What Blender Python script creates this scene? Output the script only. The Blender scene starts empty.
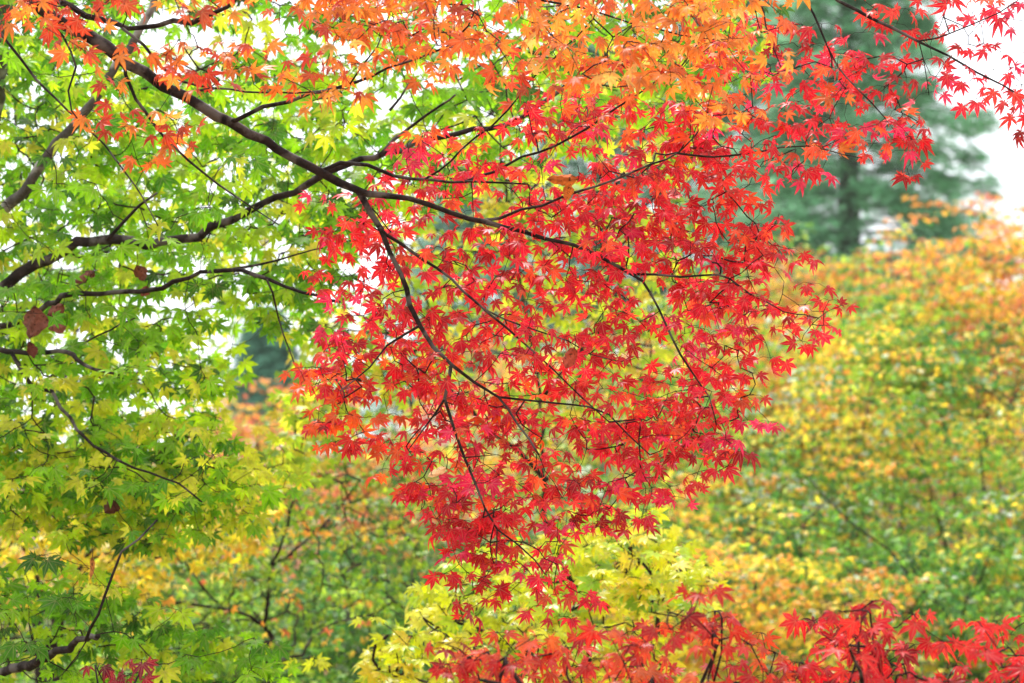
import bpy, math, random
import numpy as np
from mathutils import Vector
random.seed(7); rng = np.random.default_rng(7)
SC = bpy.context.scene; COL = SC.collection

# ------------------------------------------------------------------ camera, sky, sun, exposure
W, H = 1024, 683
LENS = 85.0; FPX = LENS / 36.0 * W; PITCH = math.radians(5.0); CAMZ = 1.6
cam_d = bpy.data.cameras.new('camera'); cam = bpy.data.objects.new('camera', cam_d); COL.objects.link(cam)
cam.location = (0, 0, CAMZ); cam.rotation_euler = (math.radians(90) + PITCH, 0, 0)
cam_d.lens = LENS; cam_d.sensor_width = 36.0; cam_d.clip_start = 0.05; cam_d.clip_end = 2000
cam_d.dof.use_dof = True; cam_d.dof.focus_distance = 5.4; cam_d.dof.aperture_fstop = 4.6
SC.camera = cam
SUN_EL, SUN_AZ = 58.0, -18.0          # azimuth measured from +Y (the view direction) towards +X
wd = bpy.data.worlds.new('World'); SC.world = wd; wd.use_nodes = True
nt = wd.node_tree; nt.nodes.clear()
sky = nt.nodes.new('ShaderNodeTexSky'); sky.sky_type = 'NISHITA'; sky.sun_disc = False
sky.sun_elevation = math.radians(SUN_EL); sky.sun_rotation = math.radians(SUN_AZ)
sky.air_density = 1.0; sky.dust_density = 2.0
mx = nt.nodes.new('ShaderNodeMix'); mx.data_type = 'RGBA'
cl = nt.nodes.new('ShaderNodeTexNoise'); cl.inputs['Scale'].default_value = 2.2; cl.inputs['Detail'].default_value = 4
rp = nt.nodes.new('ShaderNodeMapRange'); rp.inputs[1].default_value = 0.2; rp.inputs[2].default_value = 0.7
rp.inputs[3].default_value = 0.80; rp.inputs[4].default_value = 0.97
bg = nt.nodes.new('ShaderNodeBackground'); out = nt.nodes.new('ShaderNodeOutputWorld')
nt.links.new(cl.outputs['Fac'], rp.inputs[0]); nt.links.new(rp.outputs[0], mx.inputs[0])
nt.links.new(sky.outputs[0], mx.inputs[6]); mx.inputs[7].default_value = (7.4, 7.6, 7.9, 1)   # bright overcast cloud
nt.links.new(mx.outputs[2], bg.inputs[0]); bg.inputs[1].default_value = 0.12
nt.links.new(bg.outputs[0], out.inputs[0])
sd = bpy.data.lights.new('sun', 'SUN'); sd.energy = 2.9; sd.angle = math.radians(8); sd.color = (1.0, 0.95, 0.86)
sun = bpy.data.objects.new('sun', sd); COL.objects.link(sun)
az, el = math.radians(SUN_AZ), math.radians(SUN_EL)
sdir = Vector((math.sin(az) * math.cos(el), math.cos(az) * math.cos(el), math.sin(el)))
sun.rotation_euler = sdir.to_track_quat('Z', 'Y').to_euler(); sun.location = (0, 0, 20)
SC.view_settings.view_transform = 'Standard'; SC.view_settings.look = 'None'
SC.view_settings.gamma = 1; SC.view_settings.use_curve_mapping = False
SC.view_settings.exposure = 1.18

# ------------------------------------------------------------------ helpers
cP, sP = math.cos(PITCH), math.sin(PITCH)
def P(px, py, d):
    """point of the place that lies d metres in front of the lens"""
    x = (px - W / 2) / FPX * d; y = (H / 2 - py) / FPX * d
    return np.array([x, d * cP - y * sP, CAMZ + d * sP + y * cP])
def PP(a):
    a = np.asarray(a, float); d = a[:, 2]
    x = (a[:, 0] - W / 2) / FPX * d; y = (H / 2 - a[:, 1]) / FPX * d
    return np.stack([x, d * cP - y * sP, CAMZ + d * sP + y * cP], 1)
def smooth(p0, p1, x):
    t = np.clip((x - p0) / (p1 - p0), 0, 1); return t * t * (3 - 2 * t)
def ground_z(x, y):
    x = np.asarray(x, float); y = np.asarray(y, float)
    return (2.6 * smooth(13, 26, y) + 1.2 * smooth(26, 60, y) + 0.10 * np.sin(x * .7 + y * .31) + 0.06 * np.sin(x * 1.9 - y * 1.3)
            + 0.5 * smooth(2, 12, x) * smooth(9, 20, y)
            + 1.7 * smooth(-1.5, 2.5, x) * smooth(15, 34, y))
def tag(o, label=None, cat=None, group=None, kind=None):
    if label: o['label'] = label
    if cat: o['category'] = cat
    if group: o['group'] = group
    if kind: o['kind'] = kind
    return o
def empty(name, loc):
    o = bpy.data.objects.new(name, None); o.empty_display_size = 0.2; COL.objects.link(o); o.location = loc; return o
def mesh_obj(name, V, F, mat, parent=None, col=None, v=None, smooth_=False):
    """V (n,3), F (m,3) ints -> one mesh object, in world space below its parent"""
    me = bpy.data.meshes.new(name)
    V = np.asarray(V, np.float32); F = np.asarray(F, np.int32)
    if parent is not None: V = V - np.array(parent.location, np.float32)
    k = F.shape[1]
    me.vertices.add(len(V)); me.vertices.foreach_set('co', V.ravel())
    me.loops.add(F.size); me.loops.foreach_set('vertex_index', F.ravel())
    me.polygons.add(len(F)); me.polygons.foreach_set('loop_start', np.arange(0, F.size, k, dtype=np.int32))
    me.polygons.foreach_set('loop_total', np.full(len(F), k, np.int32))
    if smooth_: me.polygons.foreach_set('use_smooth', np.ones(len(F), bool))
    if col is not None:
        a = me.attributes.new('leaf_tint', 'FLOAT_COLOR', 'POINT')
        a.data.foreach_set('color', np.concatenate([col, np.ones((len(col), 1))], 1).astype(np.float32).ravel())
    if v is not None:
        a = me.attributes.new('rib', 'FLOAT', 'POINT'); a.data.foreach_set('value', np.asarray(v, np.float32))
    me.update(); me.validate()
    me.materials.append(mat)
    o = bpy.data.objects.new(name, me); COL.objects.link(o)
    if parent is not None: o.parent = parent
    return o
def lin(c):
    c = np.asarray(c, float) / 255.0
    return np.where(c <= 0.04045, c / 12.92, ((c + 0.055) / 1.055) ** 2.4)

# ------------------------------------------------------------------ materials
def leaf_mat(name, trans=0.5, rough=0.42, spec=0.35, spots=(0.25, 0.10, 0.03), spot_at=0.70):
    m = bpy.data.materials.new(name); m.use_nodes = True; n = m.node_tree; n.nodes.clear()
    at = n.nodes.new('ShaderNodeAttribute'); at.attribute_name = 'leaf_tint'
    rb = n.nodes.new('ShaderNodeAttribute'); rb.attribute_name = 'rib'
    tc = n.nodes.new('ShaderNodeTexCoord')
    no = n.nodes.new('ShaderNodeTexNoise'); no.inputs['Scale'].default_value = 55; no.inputs['Detail'].default_value = 3
    n.links.new(tc.outputs['Object'], no.inputs['Vector'])
    hs = n.nodes.new('ShaderNodeHueSaturation')
    mr = n.nodes.new('ShaderNodeMapRange'); mr.inputs[1].default_value = .3; mr.inputs[2].default_value = .7; mr.inputs[3].default_value = .72; mr.inputs[4].default_value = 1.22
    n.links.new(no.outputs['Fac'], mr.inputs[0]); n.links.new(mr.outputs[0], hs.inputs['Value']); n.links.new(at.outputs['Color'], hs.inputs['Color'])
    # paler veins along each rib
    vr = n.nodes.new('ShaderNodeMapRange'); vr.inputs[1].default_value = .82; vr.inputs[2].default_value = 1.0; vr.inputs[3].default_value = 0; vr.inputs[4].default_value = .28
    n.links.new(rb.outputs['Fac'], vr.inputs[0])
    vm = n.nodes.new('ShaderNodeMix'); vm.data_type = 'RGBA'; vm.inputs[7].default_value = (.75, .5, .25, 1)
    n.links.new(vr.outputs[0], vm.inputs[0]); n.links.new(hs.outputs[0], vm.inputs[6])
    # small dry spots
    n2 = n.nodes.new('ShaderNodeTexNoise'); n2.inputs['Scale'].default_value = 130; n2.inputs['Detail'].default_value = 2
    n.links.new(tc.outputs['Object'], n2.inputs['Vector'])
    sr = n.nodes.new('ShaderNodeMapRange'); sr.inputs[1].default_value = spot_at; sr.inputs[2].default_value = spot_at + .05; sr.inputs[4].default_value = .8
    n.links.new(n2.outputs['Fac'], sr.inputs[0])
    sm = n.nodes.new('ShaderNodeMix'); sm.data_type = 'RGBA'; sm.inputs[7].default_value = (*spots, 1)
    n.links.new(sr.outputs[0], sm.inputs[0]); n.links.new(vm.outputs[2], sm.inputs[6])
    pb = n.nodes.new('ShaderNodeBsdfPrincipled'); pb.inputs['Roughness'].default_value = rough
    pb.inputs['Specular IOR Level'].default_value = spec
    tr = n.nodes.new('ShaderNodeBsdfTranslucent'); ms = n.nodes.new('ShaderNodeMixShader'); ms.inputs[0].default_value = trans
    o = n.nodes.new('ShaderNodeOutputMaterial')
    n.links.new(sm.outputs[2], pb.inputs['Base Color']); n.links.new(sm.outputs[2], tr.inputs['Color'])
    n.links.new(pb.outputs[0], ms.inputs[1]); n.links.new(tr.outputs[0], ms.inputs[2]); n.links.new(ms.outputs[0], o.inputs['Surface'])
    return m
def bark_mat(name, c1, c2, lichen=None, scale=30):
    m = bpy.data.materials.new(name); m.use_nodes = True; n = m.node_tree; pb = n.nodes['Principled BSDF']
    tc = n.nodes.new('ShaderNodeTexCoord'); no = n.nodes.new('ShaderNodeTexNoise'); no.inputs['Scale'].default_value = scale
    no.inputs['Detail'].default_value = 6; no.inputs['Roughness'].default_value = .65
    n.links.new(tc.outputs['Object'], no.inputs['Vector'])
    cr = n.nodes.new('ShaderNodeValToRGB'); cr.color_ramp.elements[0].position = .35; cr.color_ramp.elements[1].position = .68
    cr.color_ramp.elements[0].color = (*c1, 1); cr.color_ramp.elements[1].color = (*c2, 1)
    n.links.new(no.outputs['Fac'], cr.inputs[0])
    src = cr.outputs[0]
    if lichen:
        n2 = n.nodes.new('ShaderNodeTexNoise'); n2.inputs['Scale'].default_value = scale * .5; n2.inputs['Detail'].default_value = 5
        n.links.new(tc.outputs['Object'], n2.inputs['Vector'])
        mr = n.nodes.new('ShaderNodeMapRange'); mr.inputs[1].default_value = .52; mr.inputs[2].default_value = .62; n.links.new(n2.outputs['Fac'], mr.inputs[0])
        mm = n.nodes.new('ShaderNodeMix'); mm.data_type = 'RGBA'; mm.inputs[7].default_value = (*lichen, 1)
        n.links.new(mr.outputs[0], mm.inputs[0]); n.links.new(src, mm.inputs[6]); src = mm.outputs[2]
    n.links.new(src, pb.inputs['Base Color']); pb.inputs['Roughness'].default_value = .85; pb.inputs['Specular IOR Level'].default_value = .15
    bp = n.nodes.new('ShaderNodeBump'); bp.inputs['Strength'].default_value = .9; bp.inputs['Distance'].default_value = .006
    n.links.new(no.outputs['Fac'], bp.inputs['Height']); n.links.new(bp.outputs[0], pb.inputs['Normal'])
    return m
M_LEAF = leaf_mat('maple_leaf', .55)
M_GREEN = leaf_mat('green_maple_leaf', .62, spots=(.16, .08, .03), spot_at=.73)
M_SHRUB = leaf_mat('shrub_leaf', .55, rough=.5, spec=.35)
M_LEMON = leaf_mat('lemon_maple_leaf', .5, rough=.35, spec=.5)
M_NEEDLE = leaf_mat('conifer_needles', .25, rough=.6, spec=.3, spot_at=.9)
M_DEAD = leaf_mat('dead_leaf', .25, rough=.75, spec=.2, spots=(.05, .02, .01), spot_at=.6)
M_BARK = bark_mat('maple_bark', (.008, .005, .004), (.042, .027, .022), (.11, .095, .082))
M_TWIG = bark_mat('twig_bark', (.016, .008, .007), (.042, .020, .017), scale=60)
M_GREY = bark_mat('grey_bark', (.06, .05, .045), (.15, .135, .12), (.30, .28, .26))
M_CBARK = bark_mat('conifer_bark', (.05, .06, .045), (.12, .13, .10), scale=8)

# ------------------------------------------------------------------ tubes (limbs, twigs)
def frame(T):
    up = np.array([0, 0, 1.0]) if abs(T[2]) < .9 else np.array([1.0, 0, 0])
    a = np.cross(T, up); a /= np.linalg.norm(a); return a, np.cross(T, a)
def tube(pts, rad, sides, wob=0.0):
    pts = np.asarray(pts, float); n = len(pts); rad = np.asarray(rad, float)
    T = np.gradient(pts, axis=0); T /= np.linalg.norm(T, axis=1)[:, None] + 1e-12
    a, b = frame(T[0]); V = []
    ang = np.linspace(0, 2 * np.pi, sides, endpoint=False)
    for i in range(n):
        a = a - T[i] * a.dot(T[i]); a /= np.linalg.norm(a); b = np.cross(T[i], a)
        r = rad[i] * (1 + wob * rng.normal(size=sides)) if wob else np.full(sides, rad[i])
        V.append(pts[i] + (np.cos(ang) * r)[:, None] * a + (np.sin(ang) * r)[:, None] * b)
    V.append(pts[-1:] + T[-1] * rad[-1] * .8); V.append(pts[:1] - T[0] * rad[0] * .3)
    V = np.concatenate([x.reshape(-1, 3) for x in V])
    i = np.arange(n - 1)[:, None] * sides; j = np.arange(sides)[None]; k = (j + 1) % sides
    q0 = (i + j).ravel(); q1 = (i + k).ravel(); q2 = q1 + sides; q3 = q0 + sides
    F = np.concatenate([np.stack([q0, q1, q2], 1), np.stack([q0, q2, q3], 1)])
    e = (n - 1) * sides; jj = np.arange(sides); kk = (jj + 1) % sides
    F = np.concatenate([F, np.stack([e + jj, e + kk, np.full(sides, n * sides)], 1), np.stack([kk, jj, np.full(sides, n * sides + 1)], 1)])
    return V, F
def merge(parts):
    Vs, Fs, o = [], [], 0
    for V, F in parts: Vs.append(V); Fs.append(F + o); o += len(V)
    return np.concatenate(Vs), np.concatenate(Fs)
def spline(K, step):
    """Catmull-Rom through rows (x,y,z,radius)"""
    K = np.asarray(K, float); A = np.vstack([2 * K[0] - K[1], K, 2 * K[-1] - K[-2]]); out = []
    for i in range(1, len(A) - 2):
        p0, p1, p2, p3 = A[i - 1], A[i], A[i + 1], A[i + 2]
        m = max(1, int(np.linalg.norm((p2 - p1)[:3]) / step))
        for t in np.arange(m) / m:
            out.append(.5 * (2 * p1 + (p2 - p0) * t + (2 * p0 - 5 * p1 + 4 * p2 - p3) * t * t + (3 * p1 - p0 - 3 * p2 + p3) * t ** 3))
    out.append(A[-2]); return np.array(out)

# ------------------------------------------------------------------ leaves
def maple_template(lobes, fold, droop, curl, slim=1.0, seed=0):
    r = np.random.default_rng(seed)
    angs = {7: [-128, -84, -42, 0, 42, 84, 128], 5: [-95, -48, 0, 48, 95]}[lobes]
    lens = {7: [.36, .68, .92, 1.0, .92, .68, .36], 5: [.6, .88, 1.0, .88, .6]}[lobes]
    V = [(0, 0, 0)]; rib = [1.0]; F = []
    def z(x, y): rr = math.hypot(x, y); return -droop * rr * rr
    n = len(angs); sin_idx = []
    def sinus(a, L):
        a = math.radians(a); V.append((math.sin(a) * L, math.cos(a) * L, z(0, L) + fold * .6)); rib.append(0.0); return len(V) - 1
    s = [sinus(angs[0] - 22, .12)]
    for i in range(n - 1): s.append(sinus((angs[i] + angs[i + 1]) / 2, .30 * min(lens[i], lens[i + 1]) + .03))
    s.append(sinus(angs[-1] + 22, .12))
    for i in range(n):
        a = math.radians(angs[i] + r.normal() * 4); L = lens[i] * (1 + r.normal() * .06)
        d = (math.sin(a), math.cos(a)); q = (math.cos(a), -math.sin(a)); w = .135 * slim * L
        c = curl * r.uniform(.4, 1.4)
        def add(f, side, zz, rb):
            x = d[0] * L * f + q[0] * side; y = d[1] * L * f + q[1] * side
            V.append((x, y, z(x, y) + zz - c * max(0, f - .4) ** 2)); rib.append(rb); return len(V) - 1
        b0 = i0 = add(.52, -w, fold, 0); b1 = add(.52, w, fold, 0); mid = add(.5, 0, 0, 1)
        e0 = add(.78, -w * .55, fold * .6, 0); e1 = add(.78, w * .55, fold * .6, 0); m2 = add(.78, 0, 0, 1); tip = add(1.04, 0, 0, 1)
        F += [(0, s[i], b0), (0, b0, mid), (0, mid, b1), (0, b1, s[i + 1]),
              (b0, e0, m2), (b0, m2, mid), (mid, m2, e1), (mid, e1, b1), (e0, tip, m2), (m2, tip, e1)]
    return np.array(V, float), np.array(F), np.array(rib)
def small_template(fold, droop, seed):
    r = np.random.default_rng(seed); V = [(0, 0, 0)]; rib = [1.0]
    angs = [-100, -50, 0, 50, 100]; lens = [.6, .9, 1, .9, .6]
    k = []
    for i in range(5):
        a = math.radians(angs[i]); L = lens[i] * (1 + .1 * r.normal())
        V.append((math.sin(a) * L, math.cos(a) * L, -droop * L * L * r.uniform(.5, 1.3))); rib.append(.6)
        if i < 4:
            a = math.radians(angs[i] + 25); V.append((math.sin(a) * .42, math.cos(a) * .42, fold)); rib.append(0)
    F = [(0, i, i + 1) for i in range(1, 9)]
    return np.array(V), np.array(F), np.array(rib)
T_BIG = [maple_template(7, f, d, c, s, i) for i, (f, d, c, s) in enumerate(
    [(.03, .05, .1, 1.2), (.05, .22, .3, 1.15), (.02, .35, .6, 1.3), (.06, .10, .5, 1.05), (.08, -.12, .3, 1.2), (.04, .5, .8, 1.1)])]
T_GRN = [maple_template(7, f, d, c, s, 20 + i) for i, (f, d, c, s) in enumerate(
    [(.02, .05, .1, 1.35), (.04, .18, .2, 1.3), (.03, .30, .4, 1.4), (.05, .10, .3, 1.25)])]
T_SML = [small_template(f, d, i) for i, (f, d) in enumerate([(.05, .1), (.1, .3), (.04, .5), (.12, -.1)])]
def sprig_template(seed):
    r = np.random.default_rng(seed); V = []; F = []
    for k in range(9):
        t = k / 8; s = (-1) ** k; a = s * math.radians(58 - 30 * t); L = .75 - .35 * t
        bx, by = 0, t * .75; dx, dy = math.sin(a) * L, math.cos(a) * L
        i = len(V); V += [(bx - .045, by, 0), (bx + .045, by + .06, 0), (bx + dx, by + dy, -.25 * L + r.normal() * .06)]; F.append((i, i + 1, i + 2))
    return np.array(V, float), np.array(F), np.zeros(len(V))
T_NDL = [sprig_template(i) for i in range(3)]

def nrm(a): return a / (np.linalg.norm(a, axis=-1, keepdims=True) + 1e-9)
def leaves(name, templ, pos, axis, normal, size, col, mat, parent, width=1.0):
    pos = np.asarray(pos); axis = nrm(np.asarray(axis)); normal = np.asarray(normal)
    X = nrm(np.cross(axis, normal)); Z = nrm(np.cross(X, axis))
    tid = rng.integers(0, len(templ), len(pos)); Vs, Fs, Cs, Rs, off = [], [], [], [], 0
    for t, (TV, TF, TR) in enumerate(templ):
        s = np.where(tid == t)[0]
        if not len(s): continue
        wj = rng.uniform(.85, 1.1, len(s)) * width
        L = TV[None] * size[s][:, None, None]
        V = pos[s][:, None] + L[..., 0:1] * wj[:, None, None] * X[s][:, None] + L[..., 1:2] * axis[s][:, None] + L[..., 2:3] * Z[s][:, None]
        F = TF[None] + (np.arange(len(s)) * len(TV))[:, None, None] + off
        Vs.append(V.reshape(-1, 3)); Fs.append(F.reshape(-1, 3)); off += len(s) * len(TV)
        Cs.append(np.repeat(col[s], len(TV), 0)); Rs.append(np.tile(TR, len(s)))
    return mesh_obj(name, np.concatenate(Vs), np.concatenate(Fs), mat, parent, np.concatenate(Cs), np.concatenate(Rs))

# ------------------------------------------------------------------ growing twigs from limbs towards sprays
class Skel:
    def __init__(s): s.p = []; s.par = []; s.r = []; s.fixed = []
    def add_limb(s, pts, rad):
        last = -1
        for q, r in zip(pts, rad):
            s.p.append(q); s.par.append(last); s.r.append(r); s.fixed.append(True); last = len(s.p) - 1
    def grow(s, targets, r0=.0007, powr=.42, step=.03, jit=.12, gravity=.05, maxr=.004, sides=4):
        P0 = np.zeros((len(s.p) + len(targets) * 40, 3)); n = len(s.p); P0[:n] = np.array(s.p)
        par = list(s.par); cnt = [0] * n; chains = []
        # near targets first
        d0 = np.array([np.min(np.sum((P0[:n] - t) ** 2, 1)) for t in targets]); order = np.argsort(d0)
        for ti in order:
            t = targets[ti]; d = np.sum((P0[:n] - t) ** 2, 1); j = int(np.argmin(d)); a = P0[j]; L = math.sqrt(d[j])
            m = max(2, min(28, int(L / step))); u = np.linspace(0, 1, m + 1)[1:, None]
            side = nrm(np.cross(t - a, rng.normal(size=3)))
            path = a + (t - a) * u + side * L * rng.normal() * jit * np.sin(np.pi * u) - np.array([0, 0, 1.]) * gravity * L * np.sin(np.pi * u)
            path[:-1] += rng.normal(size=(m, 3))[:-1] * min(step, L / m) * .13
            if n + m >= len(P0): P0 = np.concatenate([P0, np.zeros((4000, 3))])
            ids = [j]; last = j
            for q in path:
                P0[n] = q; par.append(last); cnt.append(0); last = n; ids.append(n); n += 1
            k = last
            while k >= 0: cnt[k] += 1; k = par[k]
            chains.append(ids)
        parts = []
        for ids in chains:
            r = np.array([min(maxr, r0 * max(1, cnt[i]) ** powr) for i in ids]); r[0] = min(r[0], r[1] * 1.25)
            parts.append(tube(P0[ids], r, sides))
        return merge(parts)

def inside(poly, x, y):
    poly = np.asarray(poly, float); c = np.zeros(len(x), bool); j = len(poly) - 1
    for i in range(len(poly)):
        xi, yi = poly[i]; xj, yj = poly[j]
        c ^= ((yi > y) != (yj > y)) & (x < (xj - xi) * (y - yi) / (yj - yi + 1e-9) + xi); j = i
    return c
GR = rng.normal(size=(64, 64))
def vnoise(x, y, s):
    x = np.asarray(x) / s + 100; y = np.asarray(y) / s + 100; xi = np.floor(x).astype(int); yi = np.floor(y).astype(int)
    fx = x - xi; fy = y - yi; fx = fx * fx * (3 - 2 * fx); fy = fy * fy * (3 - 2 * fy)
    g = lambda a, b: GR[a % 64, b % 64]
    return (g(xi, yi) * (1 - fx) + g(xi + 1, yi) * fx) * (1 - fy) + (g(xi, yi + 1) * (1 - fx) + g(xi + 1, yi + 1) * fx) * fy
def scatter(poly, n, d0, d1, clump=.0, scale=60, mind=0, feather=9):
    """n spray points (px, py, depth) filling an outline, thinner where the clump field is low"""
    poly = np.asarray(poly, float); lo = poly.min(0); hi = poly.max(0); out = []; tries = 0
    while len(out) < n and tries < 400:
        tries += 1
        x = rng.uniform(lo[0], hi[0], 200); y = rng.uniform(lo[1], hi[1], 200)
        ok = inside(poly, x, y) & (vnoise(x + .5 * y, y * 2.1 - .4 * x, scale) + rng.normal(size=200) * .35 > clump - 1.0 * (clump == 0) * 9)
        x = x + rng.normal(size=200) * feather; y = y + rng.normal(size=200) * feather
        for a, b in zip(x[ok], y[ok]):
            if mind and out and min((a - o[0]) ** 2 + (b - o[1]) ** 2 for o in out[-400:]) < mind * mind: continue
            out.append((a, b, rng.uniform(d0, d1)))
            if len(out) >= n: break
    return np.array(out)
def palette_pick(cols, w, n):
    cols = lin(np.array(cols)); w = np.array(w, float); return cols[rng.choice(len(cols), n, p=w / w.sum())]
def dress(pts, per, reach, size, face=.75, hang=.5, flat=0.0):
    """leaves round each spray end: base points, axes, normals, sizes; and petiole lines"""
    B, A, N, S, src = [], [], [], [], []
    for i, p in enumerate(pts):
        k = rng.integers(per[0], per[1] + 1); th0 = rng.uniform(0, 2 * np.pi)
        for q in range(k):
            th = th0 + q * 2 * np.pi / k + rng.normal() * .35
            out_ = np.array([math.cos(th), math.sin(th) * .9, -rng.uniform(0, hang * 1.2)]); out_ /= np.linalg.norm(out_)
            b = p + out_ * reach * rng.uniform(.5, 1.3)
            ax = out_ + np.array([0, 0, -hang * rng.uniform(.1, 1.6)]) + rng.normal(size=3) * .22
            if flat: ax[2] *= (1 - flat)
            nn = np.array([0, -face * rng.uniform(.2, 1.8), 1 - .55 * face]) + rng.normal(size=3) * .38
            B.append(b); A.append(ax); N.append(nn); S.append(size * rng.uniform(.62, 1.18)); src.append(i)
    return np.array(B), np.array(A), np.array(N), np.array(S), np.array(src)
def petioles(pts, B, src, r=.0005):
    parts = []
    for b, s in zip(B, src):
        a = pts[s]; m = (a + b) / 2 + np.array([0, 0, .15 * np.linalg.norm(b - a)])
        parts.append(tube([a, m, b], [r * 1.2, r, r * .8], 3))
    return merge(parts)

def px_limb(K, d_a=None):
    """rows (px, py, depth, width in px) -> rows (x,y,z,radius)"""
    K = np.asarray(K, float); return np.concatenate([PP(K[:, :3]), (K[:, 3] * K[:, 2] / FPX / 2)[:, None]], 1)
def limb_path(rows, d0, d1, w0, w1):
    n = len(rows); t = np.linspace(0, 1, n)
    return [(x, y, d0 + (d1 - d0) * q + .03 * math.sin(5 * q + d0 * 7), w0 + (w1 - w0) * q) for (x, y), q in zip(rows, t)]

# ================================================================== THE SETTING
def build_ground():
    xs = np.concatenate([np.linspace(-400, -22, 12), np.linspace(-20, 24, 80), np.linspace(26, 400, 12)])
    ys = np.concatenate([np.linspace(-60, -3, 10), np.linspace(-2, 62, 120), np.linspace(65, 900, 16)])
    X, Y = np.meshgrid(xs, ys); Z = ground_z(X, Y)
    V = np.stack([X, Y, Z], 2).reshape(-1, 3); nx = len(xs); ny = len(ys)
    i = (np.arange(ny - 1)[:, None] * nx + np.arange(nx - 1)[None]).ravel()
    F = np.stack([i, i + 1, i + nx + 1, i + nx], 1)
    m = bpy.data.materials.new('leaf_littered_moss'); m.use_nodes = True; n = m.node_tree; pb = n.nodes['Principled BSDF']
    tc = n.nodes.new('ShaderNodeTexCoord'); vo = n.nodes.new('ShaderNodeTexVoronoi'); vo.inputs['Scale'].default_value = 14
    n.links.new(tc.outputs['Object'], vo.inputs['Vector'])
    sp = n.nodes.new('ShaderNodeSeparateColor'); n.links.new(vo.outputs['Color'], sp.inputs[0])
    cr = n.nodes.new('ShaderNodeValToRGB'); e = cr.color_ramp.elements
    e[0].position = 0; e[0].color = (.05, .07, .02, 1); e[1].position = 1; e[1].color = (.30, .13, .03, 1)
    for p_, c_ in ((.4, (.07, .09, .02, 1)), (.6, (.14, .09, .03, 1)), (.8, (.28, .08, .03, 1))):
        q = e.new(p_); q.color = c_
    n.links.new(sp.outputs[0], cr.inputs[0]); n.links.new(cr.outputs[0], pb.inputs['Base Color']); pb.inputs['Roughness'].default_value = .9
    bp = n.nodes.new('ShaderNodeBump'); bp.inputs['Strength'].default_value = .6; bp.inputs['Distance'].default_value = .03
    n.links.new(vo.outputs['Distance'], bp.inputs['Height']); n.links.new(bp.outputs[0], pb.inputs['Normal'])
    o = mesh_obj('ground', V, F, m, None, smooth_=True); o['kind'] = 'structure'
build_ground()

# ================================================================== TREES IN FRONT
def make_limb(root, rows, name='branch', sides=10, mat=None, sk=None, label=None, wob=.05):
    K = spline(px_limb(rows), .035); K[:, 3] *= np.where(K[:, 3] > .006, .86, 1.0)
    n = len(K); K[1:-1, 3] *= 1 + .07 * np.sin(np.arange(n - 2) * .9 + rng.uniform(0, 6)) * rng.uniform(.2, 1.3, n - 2); K[1:-1, :3] += rng.normal(size=(n - 2, 3)) * .0019 * np.clip(K[1:-1, 3:4] / .004, .6, 2.0)
    V, F = tube(K[:, :3], K[:, 3], sides, wob)
    o = mesh_obj(name, V, F, mat or M_BARK, root, smooth_=True)
    if label: o['label'] = label
    if sk is not None: sk.add_limb(K[:, :3], K[:, 3])
    return o

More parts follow.
